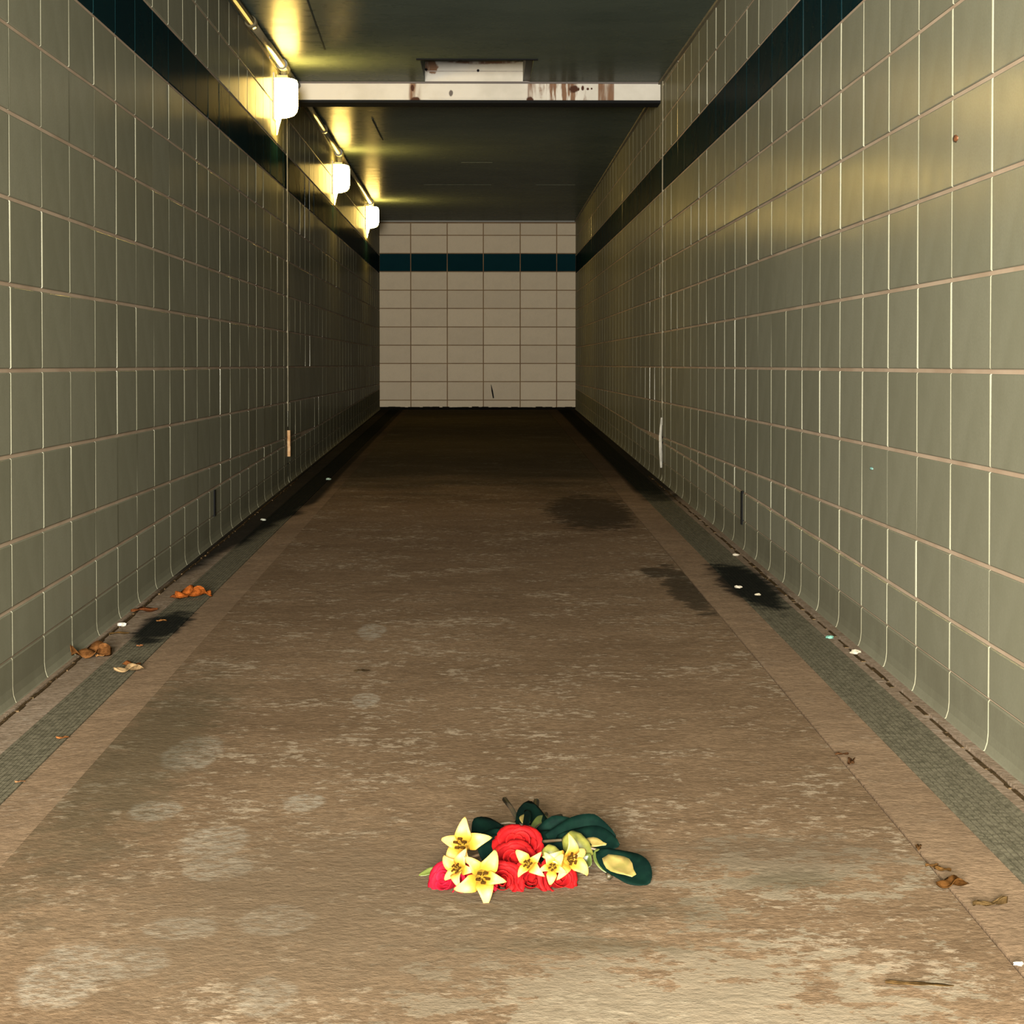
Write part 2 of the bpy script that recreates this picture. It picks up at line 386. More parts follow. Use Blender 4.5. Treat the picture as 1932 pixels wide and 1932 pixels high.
    while Y < D-0.02:
        Ya, Yb = Y+GAP/2, min(Y+LEN, D)-GAP/2
        spans = [(Ya,joint_y-0.016),(joint_y+0.016,Yb)] if Ya < joint_y < Yb else [(Ya,Yb)]
        for a, b in spans:
            if b-a < 0.03: continue
            single = a > 3.9 and a < 16
            for part in (0, 1):
                bm = bmesh.new() if single else far
                if part == 0:                           # plain low course
                    q = [(y, cove_top(X,y)-h) for y, h in ((a,0.112),(b,0.112),(b,GAP/2),(a,GAP/2))]
                    plate_bm(bm, q, lambda u, v, n: (X+nrm*n, u, v))
                else:                                   # cove: curves out at the foot
                    sec = [(0.114+GAP/2-0.002,PROUD-0.012),(0.116,PROUD-CH),(0.120,PROUD),(0.185,PROUD),(0.205,PROUD+0.002),(0.220,PROUD+0.007),(0.230,PROUD+0.018),(0.234,-0.012)]
                    R = [[bm.verts.new((X+nrm*n, y, cove_top(X,y)-h-(0 if hh else 0))) for h, n in sec] for y, hh in ((a,0),(b,1))]
                    m = len(sec)
                    for s in range(m): bm.faces.new((R[0][s],R[0][(s+1)%m],R[1][(s+1)%m],R[1][s]))
                    bm.faces.new(R[0]); bm.faces.new(R[1])
                if single: obj('tile' if part == 0 else 'cove_tile', bm, M_TILE if part == 0 else M_COVE, bb)
        Y += LEN
    obj('base_tiles', far, M_COVE, bb)['kind'] = 'stuff'
    for y, z0, z1 in slots:                             # dark open weep joints
        bm = bmesh.new(); box(bm, (X+nrm*0.003, y, (z0+z1)/2), (0.010, 0.05, z1-z0)); obj('weep_slot', bm, M_DARK, wall)
    return wall
jl, jr = 4420*1.115/364, 13.57
wl = side_wall('left', WL, +1, 5.557, jl, [(9.79, zf(WL,9.79)+0.115, zf(WL,9.79)+0.225)])
wr = side_wall('right', WR, -1, 4420*1.06/969, jr, [(9.42, zf(WR,9.42)+0.10, zf(WR,9.42)+0.235)])
# remains of the joint filler low on both walls
bm = bmesh.new(); z = at(543,838,jl).z
for q in range(5): box(bm, (WL+0.012, jl+random.uniform(-0.006,0.006), z-0.055+q*0.03), (0.016, 0.05+random.uniform(-0.012,0.012), 0.031))
o = obj('joint_filler', bm, M_FILLER, wl); o['label'] = 'crumbling orange-tan joint filler'
bm = bmesh.new(); z = at(1247,840,jr).z
tube(bm, [(WR-0.010,jr,z-0.13),(WR-0.014,jr-0.005,z-0.05),(WR-0.016,jr,z+0.05),(WR-0.008,jr+0.005,z+0.16)], [0.006,0.010,0.009,0.005], 6)
o = obj('joint_filler', bm, plain('pale_filler', (0.60,0.58,0.50), rough=0.5), wr); o['label'] = 'pale strip of loose joint filler'

# end wall
we = bmesh.new(); box(we, ((WL+WR)/2, D+0.125, EYE+0.55), (WR-WL+0.5, 0.25, 2.6))
we = tag(obj('wall_back', we, M_MORTAR_END), 'end wall of cream glazed blocks crossed by a dark teal stripe', kind='structure')
SD = F/D
xs = [WL] + [(px-906)/SD for px in (775.3,844,912,981.5,1050.2)] + [WR]
zs = [EYE+(694-y)/SD for y in (770.5,754.9,720.1,685.7,651.4,617,582.2,547.8,513,478.7,444.7,421.5)]
for i in range(len(xs)-1):
    for k in range(len(zs)-1):
        q = [(xs[i]+0.005,zs[k]+0.0045),(xs[i+1]-0.005,zs[k]+0.0045),(xs[i+1]-0.005,zs[k+1]-0.0045),(xs[i]+0.005,zs[k+1]-0.0045)]
        cx, cz = (q[0][0]+q[1][0])/2, (q[0][1]+q[2][1])/2
        bm = bmesh.new(); plate_bm(bm, [(u-cx,v-cz) for u,v in q], lambda u,v,n: (u,-n,v))
        o = obj('tile', bm, M_STRIPE_END if k == 8 else M_TILE_END, we, loc=(cx,D,cz))
        o.rotation_euler = (random.gauss(0,0.002),0,random.gauss(0,0.002))
        if k == 8: o['label'] = 'dark teal stripe tile'
bm = bmesh.new(); c = at(930,741,D-0.009)
tube(bm, [c+Vector((-0.02,0,0.09)), c+Vector((-0.008,0,0.02)), c+Vector((0.006,0,-0.06))], [0.002,0.009,0.007], 5)
o = obj('crack', bm, M_DARK, we)
bm = bmesh.new(); box(bm, ((WL+WR)/2, D-0.02, zs[-1]+0.02), (WR-WL, 0.05, 0.025))
obj('head_trim', bm, M_COND_D, we)
bm = bmesh.new()
for i in range(40):
    x = WL+0.03+(WR-WL-0.06)*i/39
    box(bm, (x, D-0.015-random.random()*0.01, zf(0,D)+0.012), (0.075, 0.04, 0.024+random.random()*0.02))
o = obj('grime_line', bm, plain('black_grime', (0.010,0.009,0.007), rough=0.95, spec=0.0), we); o['kind'] = 'stuff'

# ------------------------------------------------------------------ ceiling and beam
RX0, RX1, RY0 = -0.322, 0.290, 12.62         # recess in the ceiling just before the beam
ceil = bmesh.new()
def cslab(bm, xa, xb, Ya, Yb, fn, th=0.2):
    c = [(xa,Ya),(xb,Ya),(xb,Yb),(xa,Yb)]
    hexa(bm, [(x,Y,fn(Y)) for x,Y in c] + [(x,Y,fn(Y)+th) for x,Y in c])
cslab(ceil, WL-0.2, WR+0.2, Y0, RY0, zc_near)
cslab(ceil, WL-0.2, RX0, RY0, BEAM_Y, zc_near); cslab(ceil, RX1, WR+0.2, RY0, BEAM_Y, zc_near)
cslab(ceil, RX0, RX1, RY0, BEAM_Y, lambda Y: EYE+1.79, 0.08)
cslab(ceil, WL-0.2, WR+0.2, BEAM_Y+BEAM_T, D+0.2, zc_far)
ceil = tag(obj('ceiling', ceil, M_CEIL), 'dark glossy painted tunnel ceiling', kind='structure')
bm = bmesh.new()                              # faint raised seams of the ceiling paint
for xa, xb, Y in ((-0.15,0.10,18.8),(0.5,0.85,21.0),(-0.5,0.1,21.0)): box(bm, ((xa+xb)/2, Y, zc_far(Y)), (xb-xa, 0.02, 0.006))
c = [(-0.76,10.2),(-0.753,10.2),(-0.80,12.2),(-0.807,12.2)]
hexa(bm, [(x,Y,zc_near(Y)-0.003) for x,Y in c]+[(x,Y,zc_near(Y)+0.01) for x,Y in c])
c = [(-0.72,15.6),(-0.712,15.6),(-0.70,17.0),(-0.708,17.0)]
hexa(bm, [(x,Y,zc_far(Y)-0.003) for x,Y in c]+[(x,Y,zc_far(Y)+0.01) for x,Y in c])
obj('seam', bm, plain('seam_paint', (0.17,0.18,0.13), rough=0.9, spec=0.0), ceil)
# lip around the recess
bm = bmesh.new(); box(bm, ((RX0+RX1)/2, RY0-0.012, zc_near(RY0)+0.005), (RX1-RX0+0.04, 0.03, 0.022)); obj('recess_lip', bm, M_DARK, ceil)
bm = bmesh.new(); box(bm, (RX1-0.02, (RY0+BEAM_Y)/2, zc_near(RY0)+0.07), (0.04, BEAM_Y-RY0, 0.10)); obj('recess_cheek', bm, M_COND_D, ceil)
beam = bmesh.new()
zb0 = EYE+1.552
box(beam, ((WL+WR)/2, BEAM_Y+BEAM_T/2, (zb0+0.012+EYE+1.80)/2), (WR-WL-0.01, BEAM_T, EYE+1.80-zb0-0.012))
beam = tag(obj('trim_1', beam, M_BEAM), 'white painted downstand beam with rust streaks', kind='structure')
bm = bmesh.new(); box(bm, ((WL+WR)/2, BEAM_Y+BEAM_T/2-0.002, zb0+0.004), (WR-WL-0.01, BEAM_T+0.008, 0.016)); obj('dark_soffit', bm, M_DARK, beam)  # black layer along the underside of the beam
bm = bmesh.new(); box(bm, ((WL+WR)/2, BEAM_Y-0.006, zc_near(BEAM_Y)-0.004), (WR-WL-0.01, 0.012, 0.012)); obj('gap_line', bm, plain('rusty_gap', (0.05,0.025,0.015)), beam)
bm = bmesh.new(); box(bm, (-0.013, BEAM_Y-0.003, (zb0+EYE+1.655)/2+0.006), (0.58, 0.006, EYE+1.655-zb0-0.03)); obj('cover_plate', bm, M_BEAM, beam)
bm = bmesh.new(); box(bm, (-0.02, BEAM_Y-0.003, EYE+1.732), (0.58, 0.008, 0.004)); obj('fold', bm, plain('fold_shadow', (0.45,0.40,0.36)), beam)
for px, py in ((804,131),(902,133)):
    bm = bmesh.new(); p = at(px, py, BEAM_Y-0.008)
    tube(bm, [p, p+Vector((0,0.02,0))], 0.008, 8); obj('bolt', bm, M_DARK, beam)
# pale caulk in the right ceiling corner
bm = bmesh.new()
for Ya, Yb, fn in ((Y0,BEAM_Y,zc_near),(BEAM_Y+BEAM_T,D,zc_far)):
    c = [(WR-0.018,Ya),(WR,Ya),(WR,Yb),(WR-0.018,Yb)]
    hexa(bm, [(x,Y,fn(Y)-0.014) for x,Y in c]+[(x,Y,fn(Y)+0.002) for x,Y in c])
tag(obj('trim_2', bm, plain('corner_caulk', (0.34,0.29,0.17), scale=4.0)), 'pale caulk strip in the right ceiling corner', kind='structure')

# ------------------------------------------------------------------ floor
fl = bmesh.new()
XS0, XS1 = -0.785, 0.735
slab(fl, XS0, XS1, Y0, D, 0.0, 0.15)
floor = tag(obj('floor', fl, M_FLOOR), 'worn brown concrete ramp floor', kind='structure')
GL, GR = (-1.003, -0.893), (0.862, 0.992)
bm = bmesh.new(); slab(bm, GL[1], XS0, Y0, D, 0.0003, 0.15); obj('edge_strip', bm, M_STRIP, floor)
bm = bmesh.new(); slab(bm, XS1+0.004, GR[0], Y0, D, 0.001, 0.15); obj('edge_strip', bm, M_STRIP, floor)
bm = bmesh.new(); slab(bm, XS1, XS1+0.004, Y0, D, -0.008, 0.15); obj('crack', bm, M_TRENCH, floor)
for sd, (xa, xb) in (('left', (WL-0.02, GL[0])), ('right', (GR[1], WR+0.02))):
    bm = bmesh.new(); slab(bm, xa, xb, Y0, D, 0.003, 0.15); obj('gutter_ledge', bm, M_LEDGE, floor)
for xa, xb in (GL, GR):
    bm = bmesh.new(); slab(bm, xa, xb, Y0, D, -0.06, 0.15); obj('trench_bed', bm, M_TRENCH, floor)
# mortar fillet and the grime that gathers at the foot of each wall
for X, nrm, sd, fw, gx, gw in ((WL,1,'left',0.006,0.030,0.006),(WR,-1,'right',0.014,0.042,0.007)):
    bm = bmesh.new(); Y = Y0
    while Y < D-0.4:
        L = random.uniform(0.5,1.4); a, b = X+nrm*0.012, X+nrm*(0.020+fw+random.uniform(-0.0008,0.0008))
        slab(bm, min(a,b), max(a,b), Y, Y+L, 0.009, 0.002); Y += L
    o = obj('mortar_fillet', bm, M_LEDGE, floor); o['kind'] = 'stuff'
    bm = bmesh.new(); Y = 3.0
    while Y < 14:
        L = random.uniform(0.02,0.12)*(1+Y/10); w = gw*random.uniform(0.5,1.9)
        c = X+nrm*(gx+random.uniform(-0.003,0.004))
        slab(bm, c-w/2, c+w/2, Y, Y+L, random.uniform(0.0045,0.006), 0.002); Y += L*random.uniform(0.6,1.1 if sd == 'left' else 1.5)
    o = obj('grime', bm, plain('gutter_grime_'+sd, (0.085,0.06,0.03), (0.16,0.105,0.055), 0.9, 40.0, 0.0), floor); o['kind'] = 'stuff'

def grate(side, xa, xb):
    root = empty('drain_grate', ((xa+xb)/2, 11.0, zf((xa+xb)/2, 11.0)))
    tag(root, 'long grey steel drain grate in the floor along the %s wall' % side, 'drain', 'trench drain grates')
    off = Matrix.Translation(-root.location)
    def add(name, bm, stuff=False):
        bmesh.ops.transform(bm, matrix=off, verts=bm.verts[:])
        o = obj(name, bm, M_GRATE_L[side], root)
        if stuff: o['kind'] = 'stuff'
    for x0, x1 in ((xa+0.001,xa+0.009),(xb-0.009,xb-0.001)):
        bm = bmesh.new(); slab(bm, x0, x1, Y0+0.01, D-0.02, 0.003, 0.058); add('side_rail', bm)
    bm = bmesh.new(); n = 11
    for i in range(1, n):
        x = xa+(xb-xa)*i/n
        slab(bm, x-0.0043, x+0.0043, Y0+0.01, D-0.02, 0.001, 0.010)
    add('bearing_bars', bm, True)
    bm = bmesh.new(); Y = 2.5
    while Y < 18:
        slab(bm, xa+0.004, xb-0.004, Y, Y+0.014, -0.002, 0.012); Y += 0.04
    add('cross_bars', bm, True)
    return root
# the grate's own origin sits mid-length, so its stains and painted shade are placed with a shifted copy of the steel
def grate_mat(side, loc):
    t = NT('weathered_grate_steel_'+side, 0.8, 0.0)
    t.co = t.vec((1,1,1), loc)
    g = t.noise(60.0,5,0.75); cc = t.mix(t.ramp(g, 0.38, 0.62), (0.345,0.31,0.215), (0.175,0.16,0.108))
    d, _ = damp_shade(t, t.noise(9.0,4)); return t.col(t.mix(d, cc, (0.012,0.016,0.016)))
M_GRATE_L = {}
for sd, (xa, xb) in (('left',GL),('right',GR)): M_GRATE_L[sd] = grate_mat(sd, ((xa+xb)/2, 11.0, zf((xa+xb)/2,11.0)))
grate('left', *GL); grate('right', *GR)

# ------------------------------------------------------------------ conduit and wall lamps
cd = empty('conduit', (-1.055, 11.0, zc_near(11.0)))
tag(cd, 'metal conduit pipe running along the left ceiling corner above the lamps', 'pipe')
CX = -1.062
def cpt(Y): return Vector((CX, Y, (zc_near(Y) if Y < BEAM_Y else zc_far(Y))-0.028))-cd.location
LY = (12.85*1.115/1.125, 17.75, 22.85)
def pipe(name, Ya, Yb, r, m):
    bm = bmesh.new(); tube(bm, [cpt(Ya), cpt(Yb)], r, 10); return obj(name, bm, m, cd, smooth=True)
pipe('pipe', 5.0, 10.95, 0.020, M_COND_D); pipe('pipe', 10.95, LY[0]-0.10, 0.020, M_COND)
pipe('pipe', LY[0]+0.10, 13.70, 0.018, M_COND_D); pipe('pipe', 14.0, 16.0, 0.018, M_COND); pipe('pipe', 16.0, LY[1]-0.1, 0.018, M_COND_D)
pipe('pipe', LY[1]+0.1, LY[2]-0.1, 0.020, M_COND)
for Y in (10.95, 16.0): pipe('coupling', Y-0.05, Y+0.05, 0.027, M_COND)
for i, Y in enumerate(LY):
    lab = ['nearest lit wall lamp, in front of the white beam', 'middle lit wall lamp on the left wall, just beyond the beam', 'farthest lit wall lamp on the left wall, beside the end wall'][i]
    zt = EYE+[1.560,1.530,1.565][i]
    L = tag(empty('wall_lamp', (WL, Y, zt)), lab, 'lamp', 'wall lamps on the left wall')
    bm = bmesh.new()                          # half-round glass: straight sides, rounded foot
    prof = [(0.0,0.80),(0.008,0.95),(0.030,1.0),(0.150,1.0),(0.178,0.95),(0.196,0.82),(0.207,0.55)]
    R, hw, n = 0.125, 0.085, 12
    rings = [[bm.verts.new((0.006+R*s*math.sin(PI*a/n)**0.6, -hw*s*math.cos(PI*a/n), -dz)) for a in range(n+1)] for dz, s in prof]
    for A, B in zip(rings, rings[1:]):
        for a in range(n): bm.faces.new((A[a],A[a+1],B[a+1],B[a]))
        bm.faces.new((A[n],A[0],B[0],B[n]))
    bm.faces.new(rings[0]); bm.faces.new(rings[-1])
    obj('glass', bm, M_GLASS, L, smooth=True)
    bm = bmesh.new(); box(bm, (0.003+PROUD, 0, -0.10), (0.010, 0.20, 0.25)); obj('back_plate', bm, M_BRACK, L)
    bm = bmesh.new(); tube(bm, [(0.026,0,-0.200),(0.024,0,-0.225),(0.020,0,-0.26),(0.016,0,-0.30)], [0.018,0.013,0.007,0.002], 10); obj('glow_spike', bm, M_GLASS, L, smooth=True)  # glowing spike added in place of the lamp's reflected streak
    bm = bmesh.new(); box(bm, (0.045, 0, 0.010), (0.06, 0.05, 0.020))
    top = (zc_near(Y) if Y < BEAM_Y else zc_far(Y))-zt
    tube(bm, [(CX-WL,0,0.0),(CX-WL,0,top-0.012)], 0.022, 10); obj('bracket', bm, M_COND_D, L)
    bm = bmesh.new(); tube(bm, [(CX-WL,-0.11,top-0.028),(CX-WL,0.11,top-0.028)], 0.030, 10); obj('junction', bm, M_COND_D, L)

# ------------------------------------------------------------------ the bouquet
M_RED = plain('red_petal', (0.46,0.011,0.010), (0.28,0.005,0.007), 0.7, 60.0, 0.05)
M_PINK = plain('pink_red_petal', (0.54,0.010,0.034), (0.38,0.006,0.020), 0.7, 60.0, 0.05)
t = NT('yellow_lily_petal', 0.6, 0.2)
yy = t.math('ADD', t.xyz()[1], t.math('MULTIPLY', t.noise(160.0,3), 0.010))
cc = t.mix(t.ramp(yy, 0.015, 0.036), (0.46,0.22,0.015), (0.82,0.52,0.15))
M_YEL = t.col(t.mix(t.ramp(yy, 0.008, 0.013), (0.16,0.09,0.012), cc))
M_YELG = plain('greenish_bud', (0.27,0.26,0.045), (0.17,0.19,0.03), 0.5, 60.0)
M_ANTH = plain('brown_anther', (0.06,0.028,0.006), None, 0.9, 30.0, 0.0)
M_LEAF = plain('dark_green_leaf', (0.003,0.015,0.010), (0.0018,0.009,0.007), 0.7, 30.0, 0.02)
M_LEAF2 = plain('pale_leaf_patch', (0.36,0.26,0.075), (0.25,0.21,0.05), 0.5, 40.0)
M_SIL = plain('light_green_leaf', (0.12,0.15,0.03), (0.07,0.10,0.02), 0.4, 40.0)
M_STEM = plain('brown_green_stem', (0.10,0.055,0.022), (0.06,0.05,0.018), 0.6, 40.0)
BQ = tag(empty('bouquet', ground(965,1680)), 'bouquet of red roses and yellow lilies lying on the concrete floor', 'bouquet')
BL = BQ.location.copy()
def loc(px, py, Y): return at(px, py, Y)-BL
def frame(axis, roll=0.0):                    # local z looks along axis
    return Vector(axis).to_track_quat('Z', 'Y').to_matrix().to_4x4() @ Matrix.Rotation(roll, 4, 'Z')
def petal_rose(r0, h, flare, width):
    bm = bmesh.new()
    def fn(u, v):                             # u around, v up; a cupped, rolled-back petal
        a = (u-0.5)*width
        edge = 1-(abs(u-0.5)*2)**3*0.30
        vv = v*edge
        r = r0*(0.30+0.70*math.sin(min(1.0,vv*1.35)*PI/2)) + flare*max(0,vv-0.55)**2*4
        return (r*math.sin(a), r*math.cos(a), h*(vv-0.42) - flare*max(0,vv-0.75)*2.5)
    grid(bm, fn, 8, 6, 0.0006)
    return mesh_of(bm, 'petal', M_RED, True)
ROSE_M = {}
def rose(px, py, Y, d, axis, mat=M_RED, roll=0.0):
    R = bpy.data.objects.new('rose', None); R.empty_display_size = 0.02; link(R, BQ)
    R.matrix_local = Matrix.Translation(loc(px,py,Y)) @ frame(axis, roll) @ Matrix.Scale(d/0.066, 4)
    key = mat.name
    if key not in ROSE_M:
        ms = [petal_rose(0.008,0.040,0.001,3.6), petal_rose(0.015,0.041,0.004,2.5), petal_rose(0.023,0.039,0.010,2.2), petal_rose(0.029,0.036,0.016,2.0)]
        for m in ms: m.materials[0] = mat
        ROSE_M[key] = ms
    for ring, (n, tw) in enumerate(((2,0),(3,0.5),(4,0.2),(5,0.9))):
        for i in range(n):
            p = bpy.data.objects.new('petal', ROSE_M[key][ring]); link(p, R)
            p.rotation_euler = (random.gauss(0,0.05), random.gauss(0,0.05), 2*PI*i/n+tw+random.gauss(0,0.08))
            p.location.z = -0.002*ring
    return R
def lily_petal(L, w):
    bm = bmesh.new()
    def fn(u, v):
        tt = u; wd = w*(min(1.0,(0.35+tt*1.9))*(1-tt)**0.75*1.45)
        s = (v-0.5)*2
        out = L*(0.10+0.9*tt**1.25); up = 0.55*L*math.sin(tt*PI*0.62) - 0.42*L*tt**2.4
        return (s*wd, out, up + 0.25*wd*abs(s)**1.5 - 0.0)
    grid(bm, fn, 9, 4, 0.0006)
    return mesh_of(bm, 'petal', M_YEL, True)
LP = lily_petal(0.042, 0.0120); LP2 = lily_petal(0.036, 0.0095)
bm = bmesh.new()
for i in range(5):
    a = 2*PI*i/5+0.3; tip = Vector((0.007*math.cos(a),0.007*math.sin(a),0.020))
    tube(bm, [(0,0,0.002), tip*0.6, tip], 0.0007, 5); tube(bm, [tip+Vector((-0.003,0.001,0)), tip+Vector((0.003,0,0.0007))], 0.0019, 6)
ST = mesh_of(bm, 'stamens', M_ANTH)
bm = bmesh.new(); tube(bm, [(0,0,-0.028),(0,0,-0.014),(0,0,-0.002),(0,0,0.008)], [0.0025,0.0045,0.0085,0.010], 10); CUP = mesh_of(bm, 'throat', plain('lily_throat', (0.30,0.18,0.02), (0.14,0.085,0.012), 0.8, 120.0, 0.0), True)
def lily(px, py, Y, d, axis, roll, n=6, skip=()):
    R = bpy.data.objects.new('lily', None); R.empty_display_size = 0.02; link(R, BQ)
    R.matrix_local = Matrix.Translation(loc(px,py,Y)) @ frame(axis, roll) @ Matrix.Scale(d/0.078, 4)
    for i in range(n):
        if i in skip: continue
        p = bpy.data.objects.new('petal', LP if i % 2 == 0 else LP2); link(p, R)
        p.rotation_euler = (random.gauss(0,0.12), random.gauss(0,0.12), 2*PI*i/n+random.gauss(0,0.06))
    link(bpy.data.objects.new('stamens', ST), R); link(bpy.data.objects.new('throat', CUP), R)
    return R
def leaf(pts, w, mat=M_LEAF, up=(0,-0.35,0.94), fold=0.25, name='leaf', patch=None):
    """pts: pixel/depth path of the midrib"""
    P = [loc(*p) for p in pts]
    def along(tt):
        n = len(P)-1; i = min(int(tt*n), n-1); f = tt*n-i
        a, b = P[i], P[i+1]
        return a.lerp(b, f)
    bm = bmesh.new(); U = Vector(up).normalized()
    d = (P[-1]-P[0]).normalized(); side = d.cross(U).normalized()
    def fn(u, v):
        s = (v-0.5)*2; wd = w*(math.sin(PI*min(1,u*0.97+0.02))**0.65)
        return along(u) + side*s*wd + U*(abs(s)*wd*fold - 0.10*wd*math.sin(u*9)*s*s)
    grid(bm, fn, 14, 6, 0.0007)
    me_o = obj(name, bm, mat, BQ, smooth=True)
    if patch:                                 # pale patch laid over the leaf
        u0, u1, v0, v1 = patch
        bm = bmesh.new(); grid(bm, lambda u, v: Vector(fn(u0+(u1-u0)*u, (v0+v1)/2+(v1-v0)*(v-0.5)*(0.25+0.75*math.sin(PI*min(1,0.12+u*0.95)))))+U*0.0015, 6, 4, 0.0005)
        obj('pale_patch', bm, M_LEAF2, me_o, smooth=True)
    return me_o
# roses: a row resting on the floor and one raised on top
rose(846,1664,3.66,0.058,(-0.55,-0.75,0.35), M_PINK); rose(898,1668,3.66,0.056,(-0.2,-0.85,0.45), M_PINK, 1.0)
rose(948,1666,3.655,0.058,(0.0,-0.85,0.5), M_RED, 2.0); rose(1000,1664,3.66,0.058,(0.1,-0.85,0.5), M_RED, 0.4)
rose(1050,1661,3.665,0.060,(0.45,-0.75,0.45), M_RED, 1.7)
rose(978,1598,3.76,0.068,(0.02,-0.70,0.70), M_RED, 0.8); rose(970,1628,3.72,0.062,(-0.05,-0.8,0.6), M_RED, 2.6)
# lilies
lily(876,1596,3.68,0.086,(-0.30,-0.86,0.30), 0.10, 5)
lily(868,1640,3.63,0.066,(-0.35,-0.86,0.25), 0.95, 5)
lily(908,1654,3.59,0.088,(0.10,-0.90,0.16), PI+0.05, 5)
lily(1000,1631,3.64,0.060,(-0.25,-0.90,0.25), 0.95, 4)
lily(1042,1637,3.63,0.052,(0.0,-0.92,0.25), 0.6, 5)
lily(1069,1622,3.65,0.080,(0.42,-0.84,0.22), 1.35, 5)
# buds
for px, py, Y, r in ((1085,1594,3.76,0.020),(1040,1612,3.70,0.014)):
    bm = bmesh.new(); c = loc(px,py,Y)
    tube(bm, [c+Vector((-0.9*r,0.5*r,0.3*r)), c+Vector((-0.5*r,0.2*r,0.3*r)), c, c+Vector((0.8*r,-0.3*r,-0.3*r)), c+Vector((1.4*r,-0.5*r,-0.7*r))], [0.3*r,0.9*r,r*1.05,0.7*r,0.12*r], 12)
    obj('bud', bm, M_YELG, BQ, smooth=True)
# leaves
leaf([(985,1580,3.86),(950,1566,3.83),(915,1568,3.79),(896,1592,3.75)], 0.030, up=(0.0,-0.6,0.8))
leaf([(950,1565,3.80),(936,1596,3.765),(930,1645,3.72)], 0.034, up=(0.1,-0.9,0.4))
leaf([(1000,1595,3.86),(1004,1560,3.92),(1000,1512,4.02)], 0.030, up=(0.15,-0.85,0.5), patch=(0.50,0.70,0.10,0.45))
leaf([(975,1585,3.86),(985,1560,3.90),(990,1530,3.97)], 0.022, up=(-0.5,-0.8,0.4))
leaf([(1000,1585,3.87),(1045,1566,3.87),(1100,1556,3.86)], 0.022, up=(0.1,-0.75,0.65))
leaf([(1015,1590,3.83),(1070,1572,3.82),(1120,1566,3.81),(1162,1580,3.78)], 0.028, up=(0.1,-0.75,0.65))
leaf([(1050,1580,3.82),(1110,1588,3.79),(1168,1596,3.75)], 0.027, up=(0.1,-0.75,0.65), patch=(0.42,0.80,0.35,0.75))
leaf([(1018,1625,3.76),(1025,1598,3.80),(1050,1570,3.86)], 0.030, up=(0.1,-0.9,0.4))
leaf([(1030,1605,3.80),(1080,1600,3.79),(1120,1602,3.77)], 0.020, up=(0.1,-0.85,0.5))
leaf([(1128,1606,3.74),(1165,1630,3.72),(1200,1652,3.68),(1224,1668,3.66)], 0.032, up=(0.15,-0.72,0.7), patch=(0.14,0.66,0.22,0.92))
leaf([(1126,1602,3.745),(1134,1624,3.73),(1148,1648,3.71)], 0.014, M_SIL, up=(0.3,-0.85,0.4))
leaf([(850,1638,3.70),(815,1644,3.70),(790,1652,3.69)], 0.007, M_SIL, up=(0,-0.6,0.8))
leaf([(1085,1622,3.72),(1108,1625,3.72),(1116,1632,3.71)], 0.012, M_SIL, up=(0,-0.8,0.5))
leaf([(1000,1570,3.88),(1020,1550,3.94),(1032,1540,3.98)], 0.010, M_SIL, up=(0.3,-0.7,0.6))
# stems
for pts, r in (([(952,1508,4.12),(965,1525,4.06),(978,1548,3.95),(985,1590,3.80)],[0.0045,0.004,0.004,0.004]),
               ([(1012,1512,4.14),(1010,1540,4.02),(1002,1575,3.88),(995,1610,3.74)],[0.0055,0.004,0.004,0.004]),
               ([(1058,1540,4.02),(1035,1545,3.98),(1015,1560,3.92),(1000,1590,3.80)],[0.0045,0.004,0.004,0.003]),
               ([(915,1558,3.88),(960,1552,3.92),(1000,1560,3.90)],[0.002,0.003,0.003]),
               ([(1030,1536,4.04),(1020,1550,3.97),(1010,1575,3.88)],[0.004,0.003,0.003]),
               ([(1146,1648,3.71),(1150,1656,3.70)],[0.003,0.0045]),
               ([(1000,1590,3.80),(1060,1585,3.79),(1128,1604,3.745)],[0.003,0.0025,0.002]),
               ([(880,1620,3.72),(930,1605,3.78),(990,1585,3.84)],[0.0025,0.0025,0.0025]),
               ([(1060,1640,3.70),(1020,1610,3.78),(1000,1585,3.86)],[0.003,0.003,0.003])):
    bm = bmesh.new(); tube(bm, [loc(*p) for p in pts], r, 8); obj('stem', bm, M_STEM, BQ, smooth=True)

# ------------------------------------------------------------------ litter
def dead_leaf(px, py, size, c, label, ang, lift=0.25, name='dry_leaf', cat='leaf', asp=0.5, up=0.004):
    g = ground(px, py); g.z += up
    bm = bmesh.new(); rr = random.Random(int(px*7+py)); ph = [rr.uniform(0,6) for _ in range(4)]
    def fn(u, v):
        s = (v-0.5)*2; wd = size*asp*(math.sin(PI*min(1,u*0.94+0.03))**0.6)*(1+0.22*math.sin(u*17+ph[0]))
        return (size*(u-0.5)*2, s*wd, size*lift*(0.35+0.45*s*s*math.sin(u*4+ph[1])**2+0.25*math.sin(u*6+ph[2])*math.sin(s*3+ph[3])+0.15))
    grid(bm, fn, 14, 6, 0.0008)
    bmesh.ops.translate(bm, verts=bm.verts[:], vec=(0,0,-min(v.co.z for v in bm.verts)))
    o = obj(name, bm, plain('litter_%d' % px, tuple(x*0.72 for x in c), tuple(x*0.35 for x in c), 0.9, 90.0, 0.0), None, True, g)
    o.rotation_euler = (0,0,ang); return tag(o, label, cat)
dead_leaf(365,1130,0.062,(0.62,0.16,0.03),'bright orange dry leaf on the left drain grate, farthest of the leaves',0.5,0.8,asp=0.6)
dead_leaf(338,1131,0.030,(0.34,0.10,0.03),'small rust-brown leaf scrap just left of the bright orange leaf',0.2,0.5)
dead_leaf(272,1157,0.042,(0.30,0.10,0.035),'red-brown dry leaf on the ledge against the left wall',0.2,0.5,asp=0.6)
